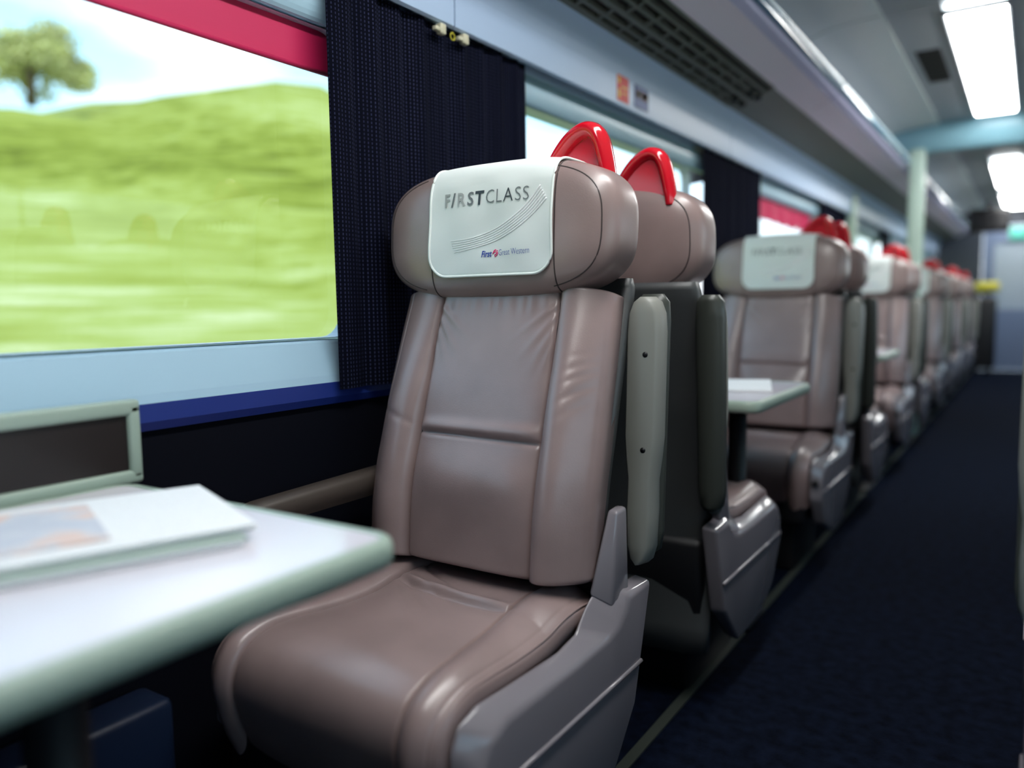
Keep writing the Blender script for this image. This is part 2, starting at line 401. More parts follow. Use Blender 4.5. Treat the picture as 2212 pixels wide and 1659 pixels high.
g = empty('ceiling_grille', (-0.49, 4.85, 2.218)); tag(g, 'dark square grille in the ceiling strip beside the long light', 'ceiling grille')
box('backing', (-0.055, 0.055), (-0.33, 0.33), (-0.004, 0.0), VENTD, g)
for k in range(9): box('slat', (-0.05, 0.05), (-0.31+k*0.07, -0.31+k*0.07+0.03), (-0.009, -0.003), VENTD, g)
# beam, post, partition
tb = struct(empty('trim_3')); tb['label'] = 'pale teal beam across the ceiling at the partition'
bp = [(6.36, 2.24), (6.345, 2.17), (6.36, 2.08), (6.40, 2.03), (6.46, 2.025), (6.50, 2.06), (6.51, 2.24)]
loft('beam', [[(x, y, z) for y, z in bp] for x in (-1.25, 1.25)], BEAM, tb, smooth=True, bevel=0.01)
ps = empty('partition_screen', (-0.73, 6.42, 0)); tag(ps, 'pale green partition post with screen panel between seat groups', 'partition')
box('post', (-0.055, 0.05), (-0.05, 0.05), (0, 2.06), POST, ps, bevel=0.02, seg=3)
box('wall_post', (-0.46, -0.40), (-0.04, 0.04), (0, 1.9), POST, ps, bevel=0.01)
box('lower_screen', (-0.40, -0.055), (-0.02, 0.02), (0.02, 0.9), ENDW, ps)
box('glass_screen', (-0.40, -0.055), (-0.006, 0.006), (0.9, 1.75), GLASS, ps)

# end wall with door
ew = struct(empty('wall_end'))
for xr, zr in (((-1.3, -0.62), (0, 2.25)), ((0.12, 1.3), (0, 2.25)), ((-0.62, 0.12), (2.0, 2.25))): box('wall_panel', xr, (12.8, 12.9), zr, ENDW, ew)
d = struct(empty('door_1', (-0.25, 12.82, 0))); d['label'] = 'blue grey sliding door at the end of the aisle'
for xr, zr in (((-0.36, 0.36), (0.02, 0.85)), ((-0.36, -0.22), (0.85, 1.75)), ((0.22, 0.36), (0.85, 1.75)), ((-0.36, 0.36), (1.75, 1.98))): box('door_panel', xr, (-0.02, 0.02), zr, DOORM, d)
box('door_pane', (-0.22, 0.22), (-0.005, 0.005), (0.85, 1.75), mat('frosted_pane', (0.35, 0.42, 0.5), 0.3), d)
box('door_handle', (-0.31, -0.28), (-0.05, -0.02), (0.95, 1.15), STRIP, d, bevel=0.005)
struct(box('wall_rear_fill_block', (-1.3, 1.3), (Y0-0.06, Y0), (0, 2.25), ENDW))  # unseen end wall, set close behind the camera to cut fill light
ds = empty('information_display', (-0.50, 11.6, 1.82)); tag(ds, 'black display box hung from the ceiling near the end door', 'display')
box('case', (-0.22, 0.22), (-0.05, 0.05), (0, 0.30), BLACK, ds, bevel=0.02)
box('screen', (-0.19, 0.19), (-0.054, -0.05), (0.05, 0.25), mat('dark_screen', (0.004, 0.004, 0.006), 0.2), ds)
box('bracket', (-0.03, 0.03), (-0.03, 0.03), (0.30, 0.40), BLACK, ds)
sn = empty('door_sign', (-0.14, 12.76, 1.80)); tag(sn, 'teal sign above the end door', 'sign')
box('plate', (-0.16, 0.16), (-0.01, 0.01), (0, 0.15), TEALG, sn, bevel=0.004); box('rim', (-0.17, 0.17), (0.01, 0.03), (-0.01, 0.16), POST, sn)

# ================================================================== LUGGAGE RACK
rk = empty('luggage_rack', (0, 0, 0)); tag(rk, 'long overhead luggage rack with pinkish underside panels above the windows', 'luggage rack')
VA, VB = (-1.122, 1.818), (-0.935, 1.868)
def vent_pt(t, dz=0.0): return (VA[0]+(VB[0]-VA[0])*t - 0.258*0*dz, VA[1]+(VB[1]-VA[1])*t + dz)
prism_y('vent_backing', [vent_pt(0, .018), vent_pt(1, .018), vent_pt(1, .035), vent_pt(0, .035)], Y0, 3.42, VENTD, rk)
for t in (0.0, 0.20, 0.40, 0.62, 0.80, 1.0):
    w = 0.030 if t in (0.0,) else (0.016 if t == 0.40 else 0.010)
    x, z = vent_pt(t)
    prism_y('vent_slat', [(x-w/2, z-0.002-w*0.13), (x+w/2, z-0.002+w*0.13), (x+w/2, z+0.022), (x-w/2, z+0.018)], Y0, 3.42, VENT, rk)
k = 0; y = -0.40
while y < 3.4:
    for (ta, tb_, off) in ((0.02, 0.40, 0.0), (0.40, 0.80, 0.05)):
        xa, za = vent_pt(ta); xb, zb = vent_pt(tb_)
        yy = y+off
        V = [(xa, yy-0.007, za), (xb, yy-0.007, zb), (xb, yy+0.007, zb), (xa, yy+0.007, za), (xa, yy-0.007, za+.02), (xb, yy-0.007, zb+.02), (xb, yy+0.007, zb+.02), (xa, yy+0.007, za+.02)]
        mobj('vent_rib', V, BOXF, VENT, rk, smooth=False)
    y += 0.135 if k % 2 else 0.135; k += 1
prism_y('vent_cover', strip_prof([vent_pt(0), vent_pt(1)], 0.02), 3.425, Y1, VENT, rk)
for yy in (3.34, 3.44):
    for t in (0.25, 0.6):
        x, z = vent_pt(t); tube('knob', [(x, yy, z+0.01), (x, yy, z-0.012)], 0.016, VENTD, rk)
up = strip_prof([VB, (-0.86, 1.895), (-0.822, 1.912)], 0.012); bv = strip_prof([(-0.822, 1.912), (-0.797, 1.928), (-0.785, 1.945)], 0.010)
for a, b in ((Y0, -0.30), (-0.292, 1.72), (1.728, 3.95), (3.958, 5.95), (5.958, 7.9), (7.908, 9.9), (9.908, Y1)):
    prism_y('underside_panel', up, a, b, RACKP, rk); prism_y('bevel_panel', bv, a, b, RACKD, rk)
    prism_y('lip', [(-0.785, 1.940), (-0.772, 1.948), (-0.768, 1.972), (-0.785, 1.978)], a, b, LIP, rk, bevel=0.004)
    prism_y('lip_strip', [(-0.781, 1.9775), (-0.768, 1.9725), (-0.766, 1.985), (-0.779, 1.988)], a+0.01, b-0.01, LIPB, rk)
prism_y('rack_shelf', [(-1.25, 1.90), (-0.82, 1.945), (-0.82, 1.955), (-1.25, 1.92)], Y0, Y1, RACKD, rk)

# stickers
def sticker(name, label, y0, z0, w, h, base, marks):
    s = empty(name, (-1.1595, y0, z0)); tag(s, label, 'sticker', None)
    box('backing', (-0.0006, 0.0008), (0, w), (0, h), base, s)
    for (a, b, c, dd, mt) in marks: box('mark', (0.0008, 0.0012), (a*w, b*w), (c*h, dd*h), mt, s)
    return s
sticker('safety_sticker', 'small red sticker with yellow marks on the pale blue panel', 2.40, 1.648, 0.088, 0.088, STKR, [(0.06, 0.24, 0.62, 0.86, STKY), (0.06, 0.24, 0.10, 0.42, STKY), (0.35, 0.9, 0.50, 0.56, STKY), (0.35, 0.85, 0.30, 0.34, STKY)])
s2 = sticker('notice_sticker', 'small blue sticker with a dark red picture beside the red sticker', 2.535, 1.690, 0.11, 0.075, STKB, [(0.02, 0.98, 0.42, 0.80, STKD), (0.10, 0.35, 0.54, 0.72, STKY), (0.5, 0.9, 0.48, 0.74, STKR)])
s2.location = (-1.158, 2.535, 1.652)

# ================================================================== CURTAINS AND BLINDS
def curtain(name, y0, y1, z0, z1, label, folds, hooks=None, seed=1):
    rnd = random.Random(seed)
    ph = [rnd.uniform(0, 6.28) for _ in range(4)]
    def fx(y, z):
        t = (y-y0)/(y1-y0)
        k = 0.4+0.6*(z1-z)/(z1-z0)
        return -1.184 + 0.0055*math.sin(2*math.pi*folds*t+ph[0])*k + 0.004*math.sin(2*math.pi*folds*1.83*t+ph[1]+z*0.8) + 0.002*math.sin(2*math.pi*folds*3.7*t+ph[2]+z*2.2)
    ny, nz_ = 90, 16
    V = []; Fc = []
    for side in (0, 1):
        for j in range(nz_+1):
            for i in range(ny+1):
                y = y0+(y1-y0)*i/ny; z = z0+(z1-z0)*j/nz_
                V.append((fx(y, z)-(0.003 if side else 0), y-0, z))
    q = (ny+1)*(nz_+1)
    for j in range(nz_):
        for i in range(ny):
            a = j*(ny+1)+i
            Fc.append((a, a+1, a+ny+2, a+ny+1)); Fc.append((q+a, q+a+ny+1, q+a+ny+2, q+a+1))
    c = empty(name, (0, 0, 0)); tag(c, label, 'curtain', 'curtains between the windows')
    mobj('drape', V, Fc, CURT, c)
    rail = tube('rail', [(-1.212, y0-0.02, z1-0.004), (-1.212, y1+0.02, z1-0.004)], 0.006, CREAM, c, n=8)
    for (hy, ty) in (hooks or ()):
        if ty == 'clip':
            box('curtain_clip', (-1.172, -1.156), (hy-0.010, hy+0.010), (z1-0.030, z1-0.006), CREAM, c, bevel=0.003)
            box('clip_tongue', (-1.170, -1.158), (hy-0.026, hy-0.010), (z1-0.026, z1-0.016), CREAM, c, bevel=0.002)
        else:
            tube('curtain_ring', [(-1.166, hy+0.008*math.cos(a), z1-0.022+0.008*math.sin(a)) for a in [2*math.pi*i/14 for i in range(15)]], 0.0018, YELLOW, c, n=6, axis=(1, 0, 0))
    return c
curtain('window_curtain', 1.152, 1.878, 0.815, 1.636, 'dark navy woven curtain with cream clips between the two nearest windows', 5, [(1.487, 'clip'), (1.532, 'ring'), (1.575, 'clip')], 3)
curtain('window_curtain', 3.285, 4.13, 0.815, 1.636, 'dark navy curtain beside the window with the red grab handles', 6, None, 5)
curtain('window_curtain', 5.53, 6.30, 0.815, 1.636, 'dark navy curtain beside the pale green partition', 5, None, 8)
for (a, b, nth) in ((7.95, 8.45, 'first'), (9.95, 10.45, 'second')):
    curtain('window_curtain', a, b, 0.815, 1.636, 'dark navy curtain, %s beyond the pale green partition' % nth, 4, None, 11)
def blind(y0, y1, z0, lumps, label):
    b = empty('roller_blind', (0, 0, 0)); tag(b, label, 'blind')
    V = []; Fc = []; n = 40
    for i in range(n+1):
        y = y0+(y1-y0)*i/n; dz = lumps*0.012*math.sin(i*1.1)
        dx = lumps*0.01*math.sin(i*0.9)
        for (x, z) in ((-1.246, ZT+0.01), (-1.246+dx, z0+dz), (-1.249+dx, z0+dz), (-1.249, ZT+0.01)): V.append((x, y, z))
    for i in range(n):
        for j in range(4):
            a = i*4+j; c = i*4+(j+1) % 4; Fc.append((a, a+4, c+4, c))
    Fc += [(0, 1, 2, 3), tuple(reversed(range(n*4, n*4+4)))]
    mobj('fabric', V, Fc, BLIND, b, smooth=False)
    tube('bottom_bar', [(-1.244, y0, z0+0.002), (-1.244, y1, z0+0.002)], 0.005, BLIND, b, n=8)
    return b
blind(-0.58, 1.23, 1.463, 0, 'crimson roller blind partly lowered over the window by the newspaper table')
blind(4.0, 5.48, 1.44, 1, 'crimson roller blind with rippled hem over the window at the leaflet table')

# ================================================================== SEATS
def make_sheet(name, path, sgn, us, wf, hf, T, n, mt, parent, ends=(0.0, 0.0), back=0.0, xoff=0.0, wref=0.25, warp=None):
    """padded sheet: path of (y,z); us in -1..1 across; wf(i) half width; hf(x,y,z,s) height; rounded side edges of depth T"""
    N = len(path); loops = []
    for i, (y, z) in enumerate(path):
        a = path[max(0, i-1)]; b = path[min(N-1, i+1)]
        ty, tz = b[0]-a[0], b[1]-a[1]; L = math.hypot(ty, tz)
        ny, nz_ = (tz/L, -ty/L) if sgn > 0 else (-tz/L, ty/L)
        s = i/(N-1)
        q = 0.0
        if ends[0] and s < ends[0]: q = (1-s/ends[0])
        if ends[1] and s > 1-ends[1]: q = (s-(1-ends[1]))/ends[1]
        w = wf(s)*(1-0.06*q**3)
        L_ = []
        for u in us:
            x = u*w + xoff
            r = min(1.0, abs(u)**n + 0.93*q**3)
            d = T*(1-(1-r)**(1.0/3.0 if q > 0.5 else 1.0/n*1.0)) if r < 1 else T
            hgt = hf(u*wref+xoff, y, z, s)*(1-abs(u)**8)*(1-q**4)
            off = -d + hgt
            if warp: x = warp(x, y)
            L_.append((x, y+ny*off, z+nz_*off))
        for u in (1.0, 0.5, 0.0, -0.5, -1.0):
            off = -T-back
            L_.append((u*w*0.98 + xoff, y+ny*off, z+nz_*off))
        loops.append(L_)
    return loft(name, loops, mt, parent)
def us_list(w, seams, xoff=0.0):
    s = set()
    n = 130
    for i in range(n+1): s.add(round(math.sin((i/n-0.5)*math.pi), 5))
    for q in seams:
        for d in (-0.008, -0.005, -0.0028, -0.0014, 0, 0.0014, 0.0028, 0.005, 0.008):
            for sx in (-1, 1): s.add(round((sx*(q+d)-xoff)/w, 5))
    out = []
    for v in sorted(s):
        if not out or v-out[-1] > 0.0012/w: out.append(v)
    out[-1] = 1.0; out[0] = -1.0
    return out

def make_seat(mirror, name='train_seat'):
    global MIR
    MIR = mirror
    root = empty(name)
    sm = 1     # local +x is the aisle side before mirroring
    # ---- backrest
    SB = 0.138; SO = 0.226
    path = catmull([(-0.125, 0.492), (-0.122, 0.53), (-0.115, 0.60), (-0.100, 0.67), (-0.080, 0.735), (-0.062, 0.80), (-0.040, 0.87), (-0.018, 0.94), (-0.002, 0.99), (0.006, 1.02)], 14)
    # denser rows around the cross seam
    def hb(x, y, z, s):
        ax = abs(x); seam = SB
        v = 0.0
        B = 0.35 + 0.65*sstep(1.0, 0.72, z)
        t = (ax-seam)/(0.25-math.copysign(0.016, x)-seam)
        if t > 0: v += 0.034*B*math.sin(min(1, t)**0.72*math.pi)**0.9
        else:
            v += 0.005*(1-(ax/seam)**6)
            v += 0.014*gauss(z-0.655, 0.055)*(1-(ax/seam)**4)
            v += 0.007*gauss(z-0.752, 0.012)*(1-(ax/seam)**10)
            zz = z-(0.737 - 0.02*x)
            v -= 0.010*gauss(zz, 0.0035)*(1-(ax/seam)**16)
            # gathers under the headrest, fanning from the upper corners
            for k_ in range(4):
                ang = 0.65+0.22*k_
                dx = (seam-ax); dz = 0.985-z
                dist = dx*math.sin(ang)-(dz-0.02*k_)*math.cos(ang)
                v += 0.0032*gauss(dist, 0.005)*sstep(0.11, 0.02, math.hypot(dx, dz-0.04))
            v += 0.0011*math.sin(x*240+math.sin(x*90))*gauss(z-0.985, 0.018)
        v -= 0.009*gauss(ax-seam, 0.0036)
        v -= 0.0032*gauss(ax-SO, 0.0020)
        # diagonal creases across the aisle-side bolster
        if x > 0:
            for (zc, a, amp, sl) in ((0.872, 0.008, 0.0016, 0.55), (0.852, 0.006, 0.0022, 0.62), (0.824, 0.009, 0.0026, 0.75), (0.893, 0.006, 0.0010, 0.4), (0.795, 0.008, 0.0014, 0.8)):
                v -= amp*gauss(z-zc-(x-0.19)*sl, a*0.6)*sstep(0.150, 0.20, x)
        else:
            v -= 0.002*gauss(z-0.755+(x+0.16)*0.3, 0.006)*sstep(0.13, 0.16, -x)
        return v
    us = us_list(0.25, (SB, SO), -0.016)
    def wb(s): return 0.256 + 0.006*math.sin(s*math.pi) - 0.014*s
    back = make_sheet('backrest', path, -1, us, wb, hb, 0.085, 4, LEATHER, root, ends=(0.07, 0.05), xoff=-0.016)
    # stitched seams laid in the grooves
    def on_back(x, s):
        i = int(s*(len(path)-1)); y, z = path[i]
        a = path[max(0, i-1)]; b = path[min(len(path)-1, i+1)]; ty, tz = b[0]-a[0], b[1]-a[1]; L = math.hypot(ty, tz)
        u = abs(x+0.016)/0.25; d = 0.085*(1-(1-u**4)**0.25); hgt = hb(x, y, z, s)*(1-u**8)
        off = -d+hgt+0.0008
        return ((x+0.016)/0.25*wb(s)-0.016, y-tz/L*off, z+ty/L*off)
    for sx in (-1, 1):
        pts = []
        for k_ in range(6, 57):
            s = k_/60; z = path[int(s*(len(path)-1))][1]
            pts.append(on_back(sx*SB, s))
        tube('seam', pts, 0.0013, SEAM, back, n=5)
    # ---- headrest
    A, B_, C_, yc, zc = 0.268, 0.083, 0.130, 0.056, 1.125
    HX = -0.016
    HP, HQ = 3.1, 4.2
    def hsec(x, th, grow=0.0, groove=True):
        A2, B2, C2 = A+grow, B_+grow, C_+grow
        u = min(1, abs(x-HX)/A2)
        sz = (1-u**HP)**(1/HP) if u < 1 else 0
        c_, s_ = math.cos(th), math.sin(th)
        dz = C2*sz*sg(s_, 2/HQ)
        rho = min(1.0, (u**HP + abs(dz/C2)**HP)**(1/HP))
        y = yc - math.copysign(B2*(1-rho**HQ)**(1/HQ), c_)
        z = zc + dz
        return (x, y + 0.06*dz, z)
    loops = []
    nph = 96
    tt = [-89.5+179.0*k_/52 for k_ in range(53)]
    for t_ in tt:
        t_ = math.radians(t_)
        rho = abs(math.cos(t_))**(2/HQ)
        y = yc + B_*sg(math.sin(t_), 2/HQ)
        L_ = []
        for k_ in range(nph):
            ph = 2*math.pi*k_/nph
            dx = A*rho*sg(math.cos(ph), 2/HP); dz = C_*rho*sg(math.sin(ph), 2/HP)
            L_.append((HX+dx, y+0.06*dz, zc+dz))
        loops.append(L_)
    hd = loft('headrest', loops, LEATHER, root)
    for sx in (-1, 1):
        tube('seam', [hsec(sx*0.14, math.radians(a), 0.0) for a in range(-86, 91, 4)], 0.0013, SEAM, hd, n=5)
        pts = []
        for a in range(-62, 63, 4):
            ph = math.radians(a) + (math.pi if sx < 0 else 0); rho = 0.905
            dx = A*rho*sg(math.cos(ph), 2/HP); dz = C_*rho*sg(math.sin(ph), 2/HP)
            pts.append((HX+dx, yc-B_*(1-rho**HQ)**(1/HQ)+0.06*dz, zc+dz))
        tube('seam', pts, 0.0012, SEAM, hd, n=5)
        tube('seam', [(x, yc+B_*(1-0.905**HQ)**(1/HQ)+0.06*(z-zc), z) for x, y, z in pts], 0.0014, SEAM, hd, n=5)
    # ---- cushion
    cpth = catmull([(-0.03, 0.462), (-0.10, 0.470), (-0.16, 0.468), (-0.22, 0.458), (-0.30, 0.456), (-0.38, 0.460), (-0.435, 0.460), (-0.478, 0.447), (-0.504, 0.420), (-0.514, 0.385), (-0.508, 0.345), (-0.495, 0.30), (-0.478, 0.26)], 14)
    def hc(x, y, z, s):
        ax = abs(x); seam = 0.156
        v = 0.0
        t = (ax-seam)/(0.24-seam)
        if t > 0: v += 0.016*math.sin(min(1, t)**0.8*math.pi)
        else:
            v += 0.006*(1-(ax/seam)**4)*sstep(-0.1, -0.25, y)
            # stitched crease where the pad sinks towards the back
            yl = -0.175 - 0.26*max(0, x+0.02)**1.0*0.6 - 0.03*math.cos(x*9) + 0.02
            v -= 0.009*gauss(y-yl, 0.007)*(1-(ax/seam)**8)
            v += 0.007*gauss(y-yl-0.016, 0.008)*(1-(ax/seam)**6)
            v -= 0.004*gauss(y-yl-0.045+0.25*x, 0.007)*sstep(0.05, -0.08, x)
            for k_ in range(4): v -= 0.0022*gauss((y+0.10+0.03*k_)-(x+0.12)*(-0.45-0.1*k_), 0.005)*sstep(-0.15, -0.10, x)*sstep(0.08, -0.04, x)
        v -= 0.009*gauss(ax-seam, 0.0032)
        v -= 0.003*gauss(ax-0.222, 0.0018)
        if x > 0.15: v -= 0.002*gauss(y+0.20+(x-0.2)*0.5, 0.006)
        return v
    usc = us_list(0.240, (0.156, 0.222))
    def wc(s): return 0.236+0.004*math.sin(s*3)
    def wcush(x, y): return x + math.copysign(1, x)*(-0.018+0.034*sstep(-0.18, -0.48, y))*gauss(abs(x)-0.156, 0.05)
    cush = make_sheet('seat_cushion', cpth, 1, usc, wc, hc, 0.060, 9, LEATHER, root, ends=(0.03, 0.0), wref=0.240, warp=wcush)
    for sx in (-1, 1):
        pts = []
        for i in range(6, len(cpth)-2):
            y, z = cpth[i]; a = cpth[i-1]; b = cpth[i+1]; ty, tz = b[0]-a[0], b[1]-a[1]; L = math.hypot(ty, tz)
            u = 0.972; x = sx*u*wc(i/(len(cpth)-1)); off = -0.060*(1-(1-u**9)**(1/9)) + 0.0008
            pts.append((x, y+tz/L*off, z-ty/L*off))
        tube('piping', pts, 0.0022, LEATHER, cush, n=6)
    box('seat_pan', (-0.225, 0.225), (-0.49, 0.02), (0.20, 0.415), BLACK, root, bevel=0.02)
    box('pedestal', (-0.17, 0.17), (-0.38, -0.04), (0.0, 0.20), BLACK, root, bevel=0.01)
    # ---- rear shell
    rp = [(y+0.088, z) for (y, z) in path]
    low = [(0.012, 0.14), (-0.005, 0.20), (-0.025, 0.30), (-0.035, 0.40)]
    rp = [(y, z) for y, z in low] + rp[10:-4] + [(0.092, 1.03)]
    loops = []
    for (y, z) in rp:
        w = 0.238 - 0.05*sstep(1.0, 1.15, z)
        loops.append([(w*u, y - (0.012 if abs(u) == 1 else 0), z) for u in (-1, -0.9, -0.5, 0, 0.5, 0.9, 1)][::-1] + [(w*u, y+0.045-0.03*abs(u)**6, z) for u in (-1, -0.95, -0.8, -0.4, 0, 0.4, 0.8, 0.95, 1)])
    loft('seat_back_shell', loops, BACKSH, root)
    # ---- side shell (aisle side and window side)
    inn = [(0.085, 0.470), (0.02, 0.474), (-0.03, 0.49), (-0.075, 0.492), (-0.115, 0.468), (-0.15, 0.438), (-0.21, 0.429), (-0.33, 0.434), (-0.435, 0.440), (-0.475, 0.428), (-0.494, 0.395), (-0.496, 0.30), (-0.42, 0.20), (-0.30, 0.15), (-0.09, 0.15), (0.02, 0.25)]
    out = [(0.085, 0.466), (0.03, 0.465), (-0.012, 0.463), (-0.022, 0.440), (-0.050, 0.422), (-0.090, 0.414), (-0.21, 0.412), (-0.33, 0.413), (-0.405, 0.414), (-0.445, 0.400), (-0.468, 0.365), (-0.472, 0.30), (-0.40, 0.20), (-0.28, 0.14), (-0.09, 0.14), (0.015, 0.25)]
    for side, nm in ((1, 'side_shell'), (-1, 'side_shell')):
        x0, x1 = 0.243*side, 0.283*side
        La = [(x0, y, z) for y, z in inn]; Lb = [(x1, y, z) for y, z in out]
        if side < 0: La = [(-0.243, y, z) for y, z in inn]; Lb = [(-0.262, y, z) for y, z in out]; La, Lb = Lb, La
        sh = loft(nm, [La, Lb], SHELL, root, bevel=0.010, seg=4, angle=22)
        if side > 0:
            tube('rib', [(0.283, y, 0.325) for y in (-0.462, -0.3, -0.1, 0.035)], 0.0045, SHELL, sh, n=8)
            tube('bolt_hole', [(0.262, -0.497, 0.36), (0.262, -0.489, 0.36)], 0.012, BLACK, sh, n=14)
    # bracket for the folding armrest
    V = [(0.243, 0.012, 0.47), (0.243, -0.095, 0.48), (0.243, -0.022, 0.618), (0.243, 0.012, 0.62), (0.268, 0.018, 0.45), (0.268, -0.055, 0.45), (0.266, -0.030, 0.618), (0.266, 0.012, 0.62)]
    mobj('armrest_bracket', V, [(0, 1, 2, 3), (7, 6, 5, 4), (0, 4, 5, 1), (1, 5, 6, 2), (2, 6, 7, 3), (3, 7, 4, 0)], SHELL, root, bevel=0.007, seg=3)
    # ---- raised armrest: plate facing forward, pad behind
    ar = []
    prof = [(0.500, 0.008), (0.51, 0.018), (0.535, 0.025), (0.60, 0.027), (0.66, 0.026), (0.70, 0.031), (0.74, 0.034), (0.85, 0.034), (0.93, 0.034), (0.965, 0.031), (0.985, 0.023), (0.995, 0.010)]
    xc = 0.272
    def ay(z): return 0.045 + 0.055*(z-0.5)
    for z, w in prof:
        f = ay(z); e_ = w/0.034
        ar.append([(xc-w, f+0.004, z), (xc-w+0.004, f, z), (xc+w-0.014, f, z), (xc+w-0.008, f+0.004, z), (xc+w, f+0.030, z), (xc+w-0.003, f+0.034, z), (xc-w+0.004, f+0.034, z), (xc-w, f+0.030, z)])
    arm = loft('armrest', ar, ARM, root, bevel=0.0)
    pd = []
    for z, w in [(0.515, 0.014), (0.525, 0.026), (0.56, 0.031), (0.95, 0.033), (0.985, 0.030), (1.0, 0.018)]:
        f = ay(z)+0.034
        pd.append([(xc-w, f, z), (xc+w, f, z), (xc+w, f+0.014, z), (xc+w*0.7, f+0.027, z), (xc, f+0.031, z), (xc-w*0.7, f+0.027, z), (xc-w, f+0.014, z)])
    loft('armrest_pad', pd, ARMPAD, arm)
    for z in (0.89, 0.715):
        tube('screw_hole', [(xc+0.004, ay(z)-0.0008, z), (xc+0.004, ay(z)+0.004, z)], 0.0052, BLACK, arm, n=14)
    # ---- lowered armrest on the window side
    wa = []
    for y, hgt, w in ((-0.42, 0.006, 0.010), (-0.41, 0.016, 0.020), (-0.38, 0.020, 0.024), (-0.05, 0.024, 0.024), (0.03, 0.024, 0.022)):
        z = 0.624 + 0.015*(y+0.4)
        wa.append([(-0.262-w, y, z-hgt), (-0.262+w, y, z-hgt), (-0.262+w, y, z+hgt*0.6), (-0.262+w*0.7, y, z+hgt), (-0.262-w*0.7, y, z+hgt), (-0.262-w, y, z+hgt*0.6)])
    loft('window_armrest', wa, WARM, root)
    box('armrest_support', (-0.28, -0.252), (-0.06, 0.02), (0.44, 0.60), SHELL, root, bevel=0.008)
    # ---- red grab handle on the aisle shoulder
    arch = [(x-0.007, z-0.006) for x, z in catmull([(0.048, 1.212), (0.058, 1.242), (0.078, 1.276), (0.104, 1.304), (0.132, 1.320), (0.155, 1.318), (0.170, 1.298), (0.180, 1.262), (0.186, 1.228), (0.188, 1.205)], 5)]
    gy = 0.116
    gh = tube('grab_handle', [(x, gy, z) for x, z in arch], [0.012+0.004*math.sin(math.pi*i/(len(arch)-1)) for i in range(len(arch))], RED, root, n=12, flat=1.7, axis=(0, 1, 0))
    P = [(0.122+(x-0.122)*0.93, z-0.004) for x, z in arch]
    Vp = [(x, gy-0.004, z) for x, z in P] + [(x, gy+0.012, z) for x, z in P]; n_ = len(P)
    Fp = [tuple(range(n_)), tuple(reversed(range(n_, 2*n_)))] + [(i+1, i, i+n_, i+1+n_) for i in range(n_-1)]
    mobj('handle_web', Vp, Fp, RED, gh, smooth=False)
    MIR = False
    return root, hsec

seatA, hsec = make_seat(False)
seatB, _ = make_seat(True)

